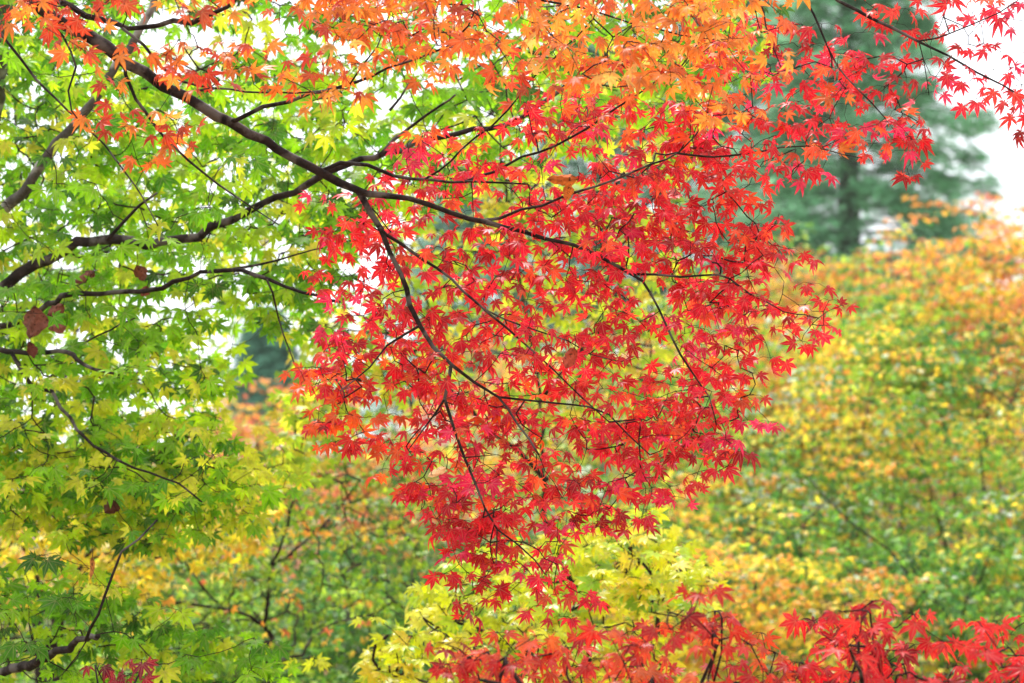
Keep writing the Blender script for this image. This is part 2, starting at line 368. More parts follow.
# ---- the red and orange maple whose limb hangs across the picture
def build_red():
    base = PP([(-420, 1500, 5.5)])[0]; base[2] = ground_z(base[0], base[1])
    root = empty('maple_tree', base)
    tag(root, 'maple with bright scarlet and orange leaves on dark limbs sweeping down from the top left', 'tree')
    gy = H / 2 + (CAMZ - base[2]) / 5.5 * FPX - 5 * 0
    trunk = [(-425, 1290, 5.5, 110), (-415, 1000, 5.5, 88), (-395, 600, 5.5, 78), (-380, 200, 5.45, 70), (-345, -120, 5.4, 62), (-300, -330, 5.4, 48), (-270, -560, 5.45, 30)]
    sk = Skel()
    make_limb(root, trunk, 'trunk', 18, M_BARK)
    D = 5.4
    main = [(-352, -100, 5.42, 34), (-250, -125, 5.38, 28), (-120, -75, 5.35, 22), (-20, -28, 5.33, 18), (33, 2, 5.32, 16), (54, 17, 5.32, 15.5), (88, 35, 5.32, 15), (125, 61, 5.33, 14), (162, 84, 5.34, 13), (202, 109, 5.35, 12), (232, 123, 5.36, 11.5),
            (263, 141, 5.37, 11), (293, 157, 5.38, 10.5), (323, 172, 5.38, 10), (340, 183, 5.38, 9.5), (364, 192, 5.38, 8), (390, 195, 5.38, 7), (427, 204, 5.38, 6.2), (454, 215, 5.38, 5.6), (485, 222, 5.38, 5.2), (522, 230, 5.4, 4.6),
            (545, 238, 5.4, 4.2), (572, 245, 5.4, 3.8), (596, 254, 5.4, 3.4), (630, 274, 5.4, 3.1), (643, 282, 5.4, 2.6), (660, 311, 5.42, 2.3), (680, 355, 5.42, 2), (697, 378, 5.42, 1.6), (710, 398, 5.42, 1.4), (715, 418, 5.42, 1.2)]
    make_limb(root, main, 'limb', 14, sk=sk)
    def B(rows, d0, d1, w0, w1, n='branch', mat=None): make_limb(root, limb_path(rows, d0, d1, w0, w1), n, 7 if w0 < 5 else 10, mat, sk)
    B([(358, 190), (370, 212), (381, 230), (390, 250), (401, 274), (412, 304), (421, 328), (434, 348), (451, 366), (475, 383), (498, 397), (518, 424), (539, 455)], 5.38, 5.36, 7.5, 1.8)
    B([(498, 397), (525, 400), (555, 403), (589, 407), (609, 415), (629, 435), (650, 455)], 5.37, 5.38, 2.6, 1.2)
    B([(451, 366), (448, 378), (444, 400), (454, 429), (465, 456), (475, 483), (485, 508), (497, 530), (518, 545), (535, 561), (545, 574)], 5.37, 5.33, 4, 1.1)
    B([(497, 530), (496, 545), (496, 563)], 5.33, 5.33, 1.6, 1)
    B([(444, 400), (436, 412), (424, 428), (409, 449)], 5.36, 5.33, 2.6, 1.2)
    B([(419, 326), (404, 334), (387, 346), (370, 368), (355, 380), (340, 391)], 5.37, 5.3, 2.8, 1.2)
    B([(380, 228), (387, 235), (421, 257), (451, 280), (475, 302), (505, 326), (528, 346), (555, 371), (582, 398), (609, 422)], 5.38, 5.44, 3.6, 1.2)
    B([(475, 302), (485, 311), (528, 328), (569, 341), (589, 354), (612, 360)], 5.41, 5.46, 2, 1)
    B([(630, 274), (655, 275), (680, 277), (717, 274), (730, 279), (752, 294), (767, 302), (784, 312)], 5.4, 5.42, 2.6, 1.1)
    B([(478, 221), (500, 217), (522, 210), (562, 197), (576, 192), (619, 178), (650, 165), (680, 152), (694, 136), (707, 119)], 5.38, 5.3, 3.6, 1.2)
    B([(676, 153), (714, 157), (747, 154), (781, 148), (808, 145), (828, 151), (862, 158)], 5.33, 5.3, 2.4, 1)
    B([(322, 171), (340, 163), (367, 165), (394, 175), (431, 180), (471, 182), (500, 183), (528, 184)], 5.38, 5.42, 4.8, 1.8)
    B([(465, 182), (480, 177), (495, 172), (522, 157), (555, 146), (586, 128), (616, 108), (643, 91), (663, 77), (680, 67), (700, 40), (724, 0), (735, -40)], 5.41, 5.25, 3, 1.3)
    B([(425, 179), (440, 170), (451, 162), (475, 138), (508, 111), (528, 84), (555, 57), (576, 37), (606, 0), (630, -40)], 5.4, 5.1, 2.4, 1)
    B([(230, 121), (236, 119), (263, 109), (290, 101), (310, 93), (340, 88), (357, 82), (387, 69), (414, 59), (448, 45), (468, 27), (475, 10)], 5.36, 5.05, 5, 1.3)
    B([(350, 84), (362, 66), (377, 47), (390, 13), (400, -20)], 5.2, 5.1, 2, 1)
    B([(-120, -70), (-30, -40), (50, -2), (88, 12), (114, 25), (128, 29), (158, 25), (192, 22), (210, 14), (229, 5), (260, -25)], 5.3, 5.1, 9, 3.5, 'limb')
    B([(122, 28), (145, 44), (162, 67), (182, 81), (215, 88), (263, 92), (310, 92)], 5.2, 5.1, 3.4, 1.6)
    B([(124, 62), (127, 75), (135, 98), (155, 125), (175, 148), (202, 172), (229, 192), (249, 205), (279, 225)], 5.33, 5.25, 4, 1.2)
    B([(-60, 0), (0, 34), (20, 57), (37, 81), (57, 101), (81, 121), (104, 145), (125, 172), (145, 199), (158, 226)], 5.35, 5.2, 3, 1.2)
    B([(37, 6), (50, 22), (64, 37), (76, 67), (69, 91), (72, 111), (80, 122)], 5.32, 5.27, 3, 1.4)
    B([(540, 0), (569, 5), (596, 12), (636, 24), (680, 35), (720, 40)], 5.15, 5.2, 2.6, 1.2)
    B([(-300, -330), (-150, -260), (100, -170), (400, -120), (650, -95), (700, -85)], 5.4, 5.4, 26, 6, 'limb')
    B([(690, -87), (700, -85), (760, -50), (838, 0), (869, 17), (895, 30), (921, 42), (949, 56), (976, 72), (1003, 86), (1022, 96), (1050, 112)], 5.4, 5.4, 4.5, 1.3)
    B([(919, 41), (935, 38), (949, 34), (973, 25), (1000, 12), (1030, -8)], 5.4, 5.35, 2, 1)
    B([(919, 42), (923, 60), (927, 78), (929, 95)], 5.4, 5.42, 1.3, .8)
    B([(730, -70), (790, -30), (806, 0), (821, 30), (838, 67), (858, 89), (885, 118)], 5.4, 5.36, 3, 1.2)
    B([(700, -85), (750, -40), (761, 0), (766, 27), (774, 50), (781, 67)], 5.4, 5.33, 2.6, 1.2)
    B([(520, -108), (530, -50), (541, -2)], 5.4, 5.16, 4, 2.6)
    # red sprays
    reds = []
    def S(poly, n, a, b, clump=-.4, scale=55, mind=9): reds.append(scatter(poly, n, a, b, clump, scale, mind=mind))
    S([(345, 190), (420, 140), (520, 95), (630, 85), (720, 150), (790, 230), (835, 295), (832, 325), (770, 335), (738, 400), (690, 440), (560, 440), (470, 400), (380, 400), (325, 370), (345, 300), (335, 245)], 430, 5.22, 5.80, -.5)
    S([(530, 150), (700, 110), (770, 200), (800, 270), (730, 330), (640, 300), (560, 240)], 90, 5.3, 5.75, -.8)
    S([(690, 30), (800, 10), (870, 60), (925, 125), (920, 165), (860, 165), (790, 170), (730, 190), (680, 140)], 95, 5.25, 5.65, -.9)
    S([(325, 370), (400, 380), (500, 400), (620, 420), (735, 370), (748, 435), (700, 492), (650, 515), (560, 530), (480, 530), (390, 500), (335, 462)], 180, 5.2, 5.7, -.5)
    S([(400, 480), (500, 500), (560, 540), (600, 590), (575, 612), (500, 600), (460, 590), (440, 545)], 46, 5.25, 5.5, -.8)
    S([(845, 0), (960, 0), (1040, 20), (1040, 110), (985, 95), (940, 110), (870, 110), (850, 60)], 46, 5.3, 5.5, -2, mind=15)
    S([(880, 80), (940, 90), (920, 120), (890, 115)], 5, 5.3, 5.5, -1, mind=14)
    S([(1000, 90), (1060, 90), (1060, 140), (1005, 130)], 5, 5.3, 5.5, -1, mind=14)
    S([(310, 200), (390, 195), (410, 260), (430, 330), (420, 400), (340, 400), (325, 330)], 40, 5.3, 5.75, -1.2)
    S([(312, 340), (350, 330), (345, 465), (318, 440)], 22, 5.25, 5.5, -.8)
    R = np.concatenate(reds); q = rng.uniform(size=len(R)) < .78; R[q, 2] = np.maximum(R[q, 2], 5.42 + rng.uniform(0, .15, q.sum())); Rp = PP(R)
    oran = []
    def O(poly, n, a, b, clump=-.4, scale=60, mind=12): oran.append(scatter(poly, n, a, b, clump, scale, mind=mind))
    O([(20, -60), (740, -80), (740, 10), (700, 60), (640, 75), (560, 70), (500, 75), (420, 60), (340, 65), (200, 55), (90, 60), (30, 20)], 190, 4.7, 5.4, -.7)
    O([(300, -10), (740, -20), (720, 60), (640, 80), (520, 75), (400, 75), (320, 80)], 80, 4.7, 5.3, -1)
    O([(640, -20), (800, -10), (790, 60), (760, 110), (690, 120), (650, 70)], 24, 4.8, 5.3, -.8)
    O([(160, 50), (350, 60), (330, 95), (200, 80)], 18, 4.95, 5.2, -.8)
    O([(90, 100), (190, 110), (190, 165), (110, 130)], 13, 5.1, 5.3, -.8)
    O([(-60, -60), (60, -40), (60, 30), (-40, 30)], 14, 5.0, 5.3, -.8)
    O([(700, 60), (900, 90), (860, 150), (700, 150)], 8, 5.2, 5.4, -.8)
    Oo = np.concatenate(oran); Op = PP(Oo)
    tv, tf = sk.grow(np.concatenate([Rp, Op]), r0=.0006, powr=.34, maxr=.0018, jit=.09, gravity=.03)
    tag(mesh_obj('twigs', tv, tf, M_TWIG, root), kind='stuff')
    B_, A, N, Sz, src = dress(Rp, (2, 4), .032, .0315, face=.85)
    c = palette_pick([(222, 16, 40), (236, 26, 58), (205, 10, 30), (238, 50, 44), (244, 84, 44), (172, 10, 30), (238, 36, 88)], [30, 26, 16, 14, 7, 6, 8], len(Rp))[src]
    topness = smooth(180, 60, R[src, 1]) * smooth(840, 740, R[src, 0]); low = smooth(320, 420, R[src, 1]) * smooth(520, 440, R[src, 1])
    leftn = smooth(470, 330, R[src, 0]) * smooth(300, 380, R[src, 1]); mixo = rng.uniform(size=len(src)) < .42 * topness + .12 * low + .4 * leftn
    c = np.where(mixo[:, None], lin((246, 92, 30)) * rng.uniform(.8, 1.1, (len(src), 1)), c) * rng.uniform(.78, 1.15, (len(src), 1))
    leaves('red_crown', T_BIG, B_, A, N, Sz, c, M_LEAF, root)['label'] = 'crimson and scarlet maple leaves'
    pv, pf = petioles(Rp, B_, src); allp = [(pv, pf)]
    B_, A, N, Sz, src = dress(Op, (2, 4), .033, .0325, face=.85)
    c = palette_pick([(240, 134, 44), (232, 112, 36), (246, 156, 54), (228, 98, 42), (190, 76, 40), (250, 186, 90), (232, 66, 42)], [30, 26, 16, 14, 6, 4, 4], len(Op))[src]
    leftr = (rng.uniform(size=len(src)) < .35 * smooth(420, 180, Oo[src, 0]))
    c = np.where(leftr[:, None], lin((205, 62, 34)), c) * rng.uniform(.8, 1.15, (len(src), 1))
    leaves('orange_crown', T_BIG, B_, A, N, Sz, c, M_LEAF, root)['label'] = 'orange maple leaves along the top'
    allp.append(petioles(Op, B_, src)); pv, pf = merge(allp)
    tag(mesh_obj('leaf_stalks', pv, pf, M_TWIG, root), kind='stuff')
build_red()

# ---- the green maple on the left, just behind
def build_green():
    base = P(-60, 1000, 6.9); base[2] = ground_z(base[0], base[1])
    root = empty('maple_tree', base)
    tag(root, 'yellow green maple with grey brown limbs filling the left side, white sky between its leaves', 'tree')
    sk = Skel()
    make_limb(root, [(-70, 1120, 6.9, 70), (-56, 700, 6.9, 50), (-44, 350, 6.9, 42), (-26, 200, 6.9, 32), (-8, 110, 6.85, 24), (0, 50, 6.8, 20), (12, -40, 6.8, 16), (30, -160, 6.8, 10)], 'trunk', 14, M_GREY, sk)
    def B(rows, d0, d1, w0, w1, mat=None, n='branch'): make_limb(root, limb_path(rows, d0, d1, w0, w1), n, 7 if w0 < 5 else 10, mat, sk)
    B([(-44, 340), (-20, 308), (0, 291), (20, 274), (47, 259), (77, 243), (101, 240), (148, 242), (185, 237), (212, 230), (232, 219), (263, 205), (293, 192), (320, 177), (360, 160), (400, 148), (441, 138), (475, 130), (502, 126), (522, 118), (545, 101), (572, 81)], 6.7, 6.0, 14.5, 4, n='limb')
    B([(-30, 232), (0, 210), (27, 188), (50, 151), (74, 126), (95, 98), (111, 71), (135, 40), (150, 10), (160, -40)], 6.7, 6.3, 14, 8, M_GREY, 'limb')
    B([(-40, 338), (0, 328), (20, 321), (47, 304), (74, 294), (128, 292), (162, 287), (188, 277), (215, 270), (242, 272), (269, 280), (303, 292), (340, 302)], 6.6, 6.0, 8, 3)
    B([(267, 280), (272, 293), (276, 307), (283, 334), (290, 352), (296, 368)], 6.1, 6.1, 2.4, 1.2)
    B([(232, 269), (263, 264), (293, 255), (323, 248)], 6.2, 6.1, 3, 1.4)
    B([(-44, 345), (-10, 349), (27, 353), (67, 351), (77, 360), (94, 368), (121, 375)], 6.5, 6.1, 7.5, 2.6)
    B([(11, 352), (20, 368), (30, 387), (51, 392), (61, 408), (77, 429), (94, 445), (118, 460), (135, 468), (165, 478), (189, 490), (202, 502)], 6.3, 6.0, 4.8, 1.6)
    B([(-54, 690), (0, 673), (34, 663), (61, 650), (84, 640), (98, 636)], 6.6, 5.8, 13, 6)
    B([(86, 640), (92, 628), (98, 615), (111, 578), (121, 551), (138, 540), (157, 520)], 5.8, 5.75, 3.6, 1.8)
    B([(108, 255), (125, 245), (150, 240), (105, 215), (90, 232)], 6.7, 6.6, 3, 1.5) if False else None
    B([(107, 240), (125, 222), (140, 205), (157, 193)], 6.1, 6.0, 4, 2)
    B([(67, 352), (90, 340), (120, 325), (135, 318)], 6.3, 6.2, 2.6, 1.3)
    B([(380, 155), (392, 140), (410, 128), (440, 106), (455, 95)], 6.1, 6.0, 4, 2)
    B([(390, 110), (400, 97), (412, 78)], 6.0, 6.0, 3, 2)
    G = []
    def S(poly, n, a, b, clump=-.4, scale=70, mind=7): G.append(scatter(poly, n, a, b, clump, scale, mind=mind))
    S([(-60, 50), (120, 60), (340, 90), (360, 200), (330, 300), (300, 335), (225, 335), (215, 430), (240, 480), (150, 520), (60, 500), (-60, 500)], 1200, 6.0, 8.3, -1.3)
    S([(-60, -60), (340, -60), (340, 90), (120, 60), (-60, 60)], 260, 6.2, 7.8, -1)
    S([(340, -60), (520, -60), (760, -60), (760, 60), (690, 130), (560, 150), (440, 200), (350, 210)], 470, 6.3, 8.2, -1)
    S([(-60, 440), (150, 450), (280, 470), (250, 520), (160, 540), (60, 530), (-60, 500)], 170, 5.9, 7, -.8)
    S([(-60, 560), (100, 570), (180, 620), (260, 640), (330, 700), (-60, 720)], 210, 5.8, 7.2, -.8)
    S([(-60, 340), (220, 345), (225, 450), (-60, 470)], 90, 6.4, 8.0, -2)
    G = np.concatenate(G); q = rng.uniform(size=len(G)) < .7; G[q, 2] = np.maximum(G[q, 2], 6.7); Gp = PP(G)
    tv, tf = sk.grow(Gp, r0=.0007, powr=.36, maxr=.0024, jit=.10)
    tag(mesh_obj('twigs', tv, tf, M_TWIG, root), kind='stuff')
    B_, A, N, Sz, src = dress(Gp, (2, 5), .036, .043, hang=.5, face=.9)
    c = palette_pick([(110, 176, 10), (142, 200, 12), (84, 150, 14), (180, 216, 20), (216, 224, 46), (240, 230, 60), (62, 116, 24)], [26, 34, 12, 24, 10, 2, 7], len(Gp))[src]
    yel = rng.uniform(size=len(src)) < .26 * smooth(300, 460, G[src, 1]) * smooth(600, 520, G[src, 1])
    c = np.where(yel[:, None], lin((222, 224, 44)), c) * rng.uniform(.8, 1.15, (len(src), 1))
    leaves('crown', T_GRN, B_, A, N, Sz, c, M_GREEN, root)
    pv, pf = petioles(Gp, B_, src, .0006); tag(mesh_obj('leaf_stalks', pv, pf, M_TWIG, root), kind='stuff')
build_green()

# ---- generic garden maple: trunk from the ground, a few limbs, sprays inside outlines
def garden_maple(label, trunk_px, d, limbs, regions, pal, wts, size=.036, per=(3, 5), tmpl=None, mat=None, flat=.0, hang=.5, face=.75, bark=None, wtrunk=14, name='maple_tree', group=None, stalks=True, cat='tree', reach=.03):
    tx, ty = trunk_px; top = P(tx, ty, d); base = top.copy(); base[0] += rng.normal() * .05; base[2] = ground_z(base[0], base[1])
    root = empty(name, base); tag(root, label, cat, group); sk = Skel()
    r1 = wtrunk * d / FPX / 2; Hh = top[2] - base[2]
    K = np.array([[*(base + (top - base) * t + np.array([math.sin(t * 4) * .03, math.cos(t * 3) * .03, 0])), r1 * (1.7 - .7 * t)] for t in np.linspace(-.03, 1, 6)])
    if Hh > .1:
        K = spline(K, .06); V, F = tube(K[:, :3], K[:, 3], 10, .05); mesh_obj('trunk', V, F, bark or M_BARK, root, smooth_=True); sk.add_limb(K[:, :3], K[:, 3])
    for rows, w0, w1, d1 in limbs: make_limb(root, limb_path(rows, d, d1, w0, w1), 'branch', 8, bark or M_BARK, sk)
    G = np.concatenate([scatter(p_, n_, a_, b_, c_, s_, mind=m_) for p_, n_, a_, b_, c_, s_, m_ in regions]); Gp = PP(G)
    tv, tf = sk.grow(Gp, r0=.001, powr=.42, maxr=max(.003, r1 * .4), jit=.12, step=.06)
    tag(mesh_obj('twigs', tv, tf, bark or M_TWIG, root), kind='stuff')
    B_, A, N, Sz, src = dress(Gp, per, reach, size, face=face, hang=hang, flat=flat)
    c = palette_pick(pal, wts, len(Gp))[src] * rng.uniform(.8, 1.15, (len(src), 1))
    j = rng.uniform(size=len(src)) < .35; c[j] = palette_pick(pal, wts, j.sum())
    leaves('crown', tmpl or T_BIG, B_, A, N, Sz, c, mat or M_LEAF, root)
    if stalks:
        pv, pf = petioles(Gp, B_, src, .0006); tag(mesh_obj('leaf_stalks', pv, pf, M_TWIG, root), kind='stuff')
    return root

YEL = [(222, 230, 20), (242, 236, 30), (190, 218, 30), (248, 222, 50), (150, 196, 36), (244, 240, 80)]
garden_maple('lemon yellow maple with layered sprays at the bottom centre, below the scarlet leaf tips', (600, 760), 7.2,
    [([(600, 760), (560, 700), (500, 640), (450, 620)], 9, 3, 7.0), ([(600, 760), (640, 680), (660, 600), (640, 560)], 9, 3, 7.2),
     ([(600, 760), (590, 660), (580, 600), (560, 560)], 8, 3, 7.1), ([(600, 760), (500, 700), (420, 680)], 7, 3, 7.0)],
    [([(425, 590), (470, 560), (540, 545), (610, 515), (680, 540), (705, 575), (690, 605), (600, 600), (500, 610), (430, 620)], 190, 6.8, 7.7, -.5, 40, 7),
     ([(360, 640), (400, 625), (480, 640), (600, 620), (660, 640), (620, 700), (370, 700)], 175, 6.7, 7.6, -.5, 40, 7)],
    YEL, [30, 24, 20, 10, 10, 8], size=.046, flat=.5, hang=.35, face=.65, mat=M_LEMON, tmpl=T_GRN[:3])
RED2 = [(205, 36, 28), (222, 72, 34), (190, 18, 28), (232, 104, 46), (150, 12, 26)]
garden_maple('blurred orange red maple close by at the bottom right, its leaves lowest in the picture', (700, 900), 4.5,
    [([(700, 900), (690, 780), (700, 690), (720, 640)], 8, 2, 4.5), ([(700, 900), (600, 780), (540, 700), (480, 680)], 9, 3, 4.1), ([(700, 900), (800, 760), (860, 690), (850, 650)], 9, 3, 4.1)],
    [([(415, 690), (440, 655), (540, 650), (620, 650), (660, 610), (715, 585), (760, 640), (800, 665), (820, 720), (420, 740)], 130, 4.2, 4.9, -.8, 60, 9)],
    RED2, [30, 30, 14, 20, 6], size=.033, flat=.2, hang=.5)
garden_maple('blurred crimson maple at the bottom right corner, darker than the orange red one beside it', (930, 900), 4.5,
    [([(930, 900), (920, 760), (880, 670), (870, 610)], 5, 2, 4.5), ([(930, 900), (960, 780), (1000, 690), (1020, 660)], 5, 2, 4.5)],
    [([(790, 680), (830, 610), (870, 590), (920, 610), (960, 625), (1050, 630), (1070, 740), (790, 740)], 82, 4.2, 4.9, -.8, 60, 10)],
    [(222, 16, 34), (200, 12, 30), (232, 44, 40), (150, 8, 24)], [30, 22, 18, 8], size=.035, flat=.2, hang=.5)
garden_maple('small crimson leaved sapling peeping up at the bottom left edge', (110, 760), 5.0,
    [([(110, 760), (100, 700), (95, 665)], 4, 1.6, 5.0), ([(110, 760), (125, 700), (140, 672)], 4, 1.6, 5.0)],
    [([(80, 655), (100, 648), (120, 660), (150, 662), (155, 700), (80, 700)], 9, 4.9, 5.1, -1, 60, 10)],
    [(140, 12, 40), (110, 10, 34)], [2, 1], size=.034, wtrunk=5, name='maple_sapling', cat='sapling')
garden_maple('thin dark stemmed maple with small green and amber leaves, low on the left behind', (273, 641), 9.5,
    [([(273, 641), (266, 625), (269, 594), (272, 564), (279, 551), (290, 514), (300, 480)], 6, 2, 9.4),
     ([(272, 566), (290, 554), (313, 534), (337, 510), (360, 480)], 3.5, 1.6, 9.3),
     ([(266, 627), (249, 616), (222, 608), (182, 603), (145, 598), (114, 598)], 5, 2, 9.3),
     ([(275, 660), (303, 655), (313, 638), (340, 621), (370, 615)], 4, 2, 9.6), ([(222, 608), (205, 590), (190, 570)], 2.5, 1.5, 9.3)],
    [([(100, 500), (200, 500), (300, 440), (400, 470), (450, 560), (430, 640), (300, 640), (120, 640)], 420, 9.0, 10.4, -.5, 50, 6)],
    [(136, 176, 34), (104, 150, 30), (176, 200, 44), (240, 160, 60), (244, 200, 70), (240, 130, 80), (74, 120, 36)], [28, 22, 22, 5, 8, 3, 10],
    size=.030, tmpl=T_SML, mat=M_SHRUB, wtrunk=6, stalks=False)
garden_maple('golden yellow maple glowing behind the green leaves at the lower left', (60, 640), 9.0,
    [([(60, 640), (70, 590), (100, 540), (150, 510)], 7, 3, 8.9), ([(60, 640), (40, 580), (20, 540)], 7, 3, 9)],
    [([(-60, 500), (60, 490), (200, 470), (300, 480), (260, 540), (200, 580), (100, 600), (-60, 610)], 360, 8.2, 9.6, -.5, 60, 6)],
    [(244, 222, 50), (236, 200, 50), (200, 204, 50), (246, 180, 70), (250, 236, 120)], [30, 18, 20, 8, 12], size=.04, tmpl=T_SML, mat=M_GREEN, stalks=False)
garden_maple('pale yellow green maple far behind the green one, blurred between its leaves', (40, 560), 10.5,
    [([(40, 560), (60, 400), (100, 250), (150, 100)], 5, 2, 10.5), ([(50, 460), (150, 360), (220, 300)], 4, 2, 10.4), ([(45, 500), (0, 360), (-30, 250)], 4, 2, 10.5)],
    [([(-80, 60), (160, 20), (330, 60), (340, 250), (230, 320), (190, 420), (120, 500), (-80, 500)], 260, 9.8, 11.4, -.1, 45, 6)],
    [(206, 216, 60), (180, 206, 60), (236, 222, 70), (150, 190, 50)], [26, 26, 20, 14], size=.05, mat=M_GREEN, tmpl=T_SML, stalks=False, wtrunk=9)
garden_maple('lime yellow maple seen through gaps in the scarlet leaves at the middle', (560, 720), 8.6,
    [([(560, 720), (545, 520), (540, 400), (520, 280), (500, 150)], 5, 2.5, 8.4), ([(540, 400), (600, 330), (640, 300), (690, 260)], 6, 2, 8.6), ([(548, 480), (460, 400), (400, 340), (350, 330)], 6, 2, 8.5)],
    [([(300, 300), (360, 200), (480, 60), (640, 40), (700, 120), (690, 300), (680, 430), (560, 450), (480, 370), (330, 420), (290, 400)], 520, 8.0, 9.6, -.3, 70, 6),
     ([(290, 380), (340, 310), (350, 420), (300, 480), (240, 500), (230, 470)], 90, 8.0, 9.0, -.5, 60, 7),
     ([(480, 60), (660, 40), (720, 130), (640, 230), (500, 220)], 110, 8.0, 9.4, -.5, 60, 7)],
    [(200, 214, 40), (160, 196, 36), (228, 222, 50), (120, 164, 34), (242, 216, 70)], [28, 26, 20, 14, 8], size=.042, mat=M_GREEN, tmpl=T_GRN[:2], stalks=False, wtrunk=8)

# ================================================================== SHRUBS ON THE HILLSIDE
def shrub(label, px, py, d, wpx, hpx, n, pal, wts, size=.036, group='autumn shrubs on the hillside', name='autumn_shrub', deep=.8, bark=None):
    c = P(px, py, d); rx = wpx * d / FPX / 2; rz = hpx * d / FPX / 2; ry = max(rx * deep, .5)
    base = np.array([c[0], c[1] + .1, 0]); base[2] = ground_z(base[0], base[1]) - .03
    root = empty(name, base); tag(root, label, 'shrub', group); sk = Skel()
    for k in range(6):
        a = k * 1.05 + rng.uniform(-.4, .6); e = c + np.array([math.cos(a) * rx * .55, math.sin(a) * ry * .55, rz * rng.uniform(-.1, .6)])
        K = np.array([[*(base * (1 - t) + e * t + np.array([0, 0, .25 * rz * math.sin(math.pi * t)])), .011 * (1 - .7 * t)] for t in np.linspace(0, 1, 6)])
        K = spline(K, .12); V, F = tube(K[:, :3], K[:, 3], 6, .05); mesh_obj('stem', V, F, bark or M_BARK, root, smooth_=True); sk.add_limb(K[:, :3], K[:, 3])
    # arching leafy boughs: each a thin drooping fan, with hollows between them
    ng = max(12, n // 15); u = nrm(rng.normal(size=(ng, 3)) * np.array([1, 1, .9])); rr = np.where(rng.uniform(size=ng) < .68, rng.uniform(.72, 1.12, ng), rng.uniform(.25, .75, ng))
    lump = 1 + .16 * np.sin(u[:, 0] * 7 + px) * np.cos(u[:, 2] * 6 + py) + .12 * np.sin(u[:, 1] * 11 + u[:, 0] * 9)
    C = c + u * (rr * lump)[:, None] * np.array([rx, ry, rz]); sc = d / 13.0
    T, gi = [], []
    for g in range(ng):
        a = math.atan2(u[g, 1], u[g, 0]) + rng.normal() * .7; hd = np.array([math.cos(a), math.sin(a), 0]); sd = np.array([-hd[1], hd[0], 0]); sl = rng.normal() * .35
        L = rng.uniform(.22, .48) * sc; m = int(rng.integers(10, 21)); t = rng.uniform(-1, 1, m); w = rng.normal(size=m) * .13 * sc * (1.15 - .5 * np.abs(t))
        q = C[g] + hd * (t * L)[:, None] + sd * w[:, None] + np.array([0, 0, 1.]) * ((sl * t - .45 * t * t) * L + .35 * w + rng.normal(size=m) * .03)[:, None]
        T.append(q); gi += [g] * m
    T = np.concatenate(T); gi = np.array(gi); ok = T[:, 2] > ground_z(T[:, 0], T[:, 1]) + .1; T = T[ok]; gi = gi[ok]
    tv, tf = sk.grow(np.concatenate([C[C[:, 2] > ground_z(C[:, 0], C[:, 1]) + .1], T[::7]]), r0=.0013, powr=.42, maxr=.008, step=.15)
    tag(mesh_obj('twigs', tv, tf, bark or M_TWIG, root), kind='stuff')
    B_, A, N, Sz, src = dress(T, (3, 6), .055, size, face=.5, hang=.35)
    field = np.sin(C[:, 0] * 1.7 + px) + np.sin(C[:, 2] * 2.3 + C[:, 0] * .8 + py) + rng.normal(size=ng) * .7
    k = max(2, len(pal) // 2); gc = palette_pick(pal, wts, ng)
    gc = np.where((field > .7)[:, None], palette_pick(pal[:k], wts[:k], ng), gc); gc = np.where((field < -.6)[:, None], palette_pick(pal[-2:], wts[-2:], ng), gc)
    col = gc[gi][src]; j = rng.uniform(size=len(src)) < .34; col[j] = palette_pick(pal, wts, j.sum())
    col = col * rng.uniform(.6, 1.3, (len(src), 1))
    leaves('foliage', T_SML, B_, A, N, Sz, col, M_SHRUB, root)
    return root
    return root
PB = (196, 214, 190); OR = (252, 172, 70); YO = (252, 212, 60); YG = (190, 218, 60); GR_ = (128, 184, 56); DG = (78, 140, 56); PK = (238, 130, 96); YL = (250, 230, 70); BR = (180, 110, 60)
MIX1 = ([OR, YO, YL, PB, YG, GR_, DG], [15, 18, 14, 8, 24, 32, 20])
MIX2 = ([YO, YL, OR, PB, YG, GR_, DG], [12, 12, 6, 9, 20, 32, 24])
ORG = ([OR, PK, YO, BR, YG, GR_], [34, 26, 16, 6, 10, 8])
GRN = ([YG, GR_, DG, (84, 124, 40)], [22, 34, 24, 20])
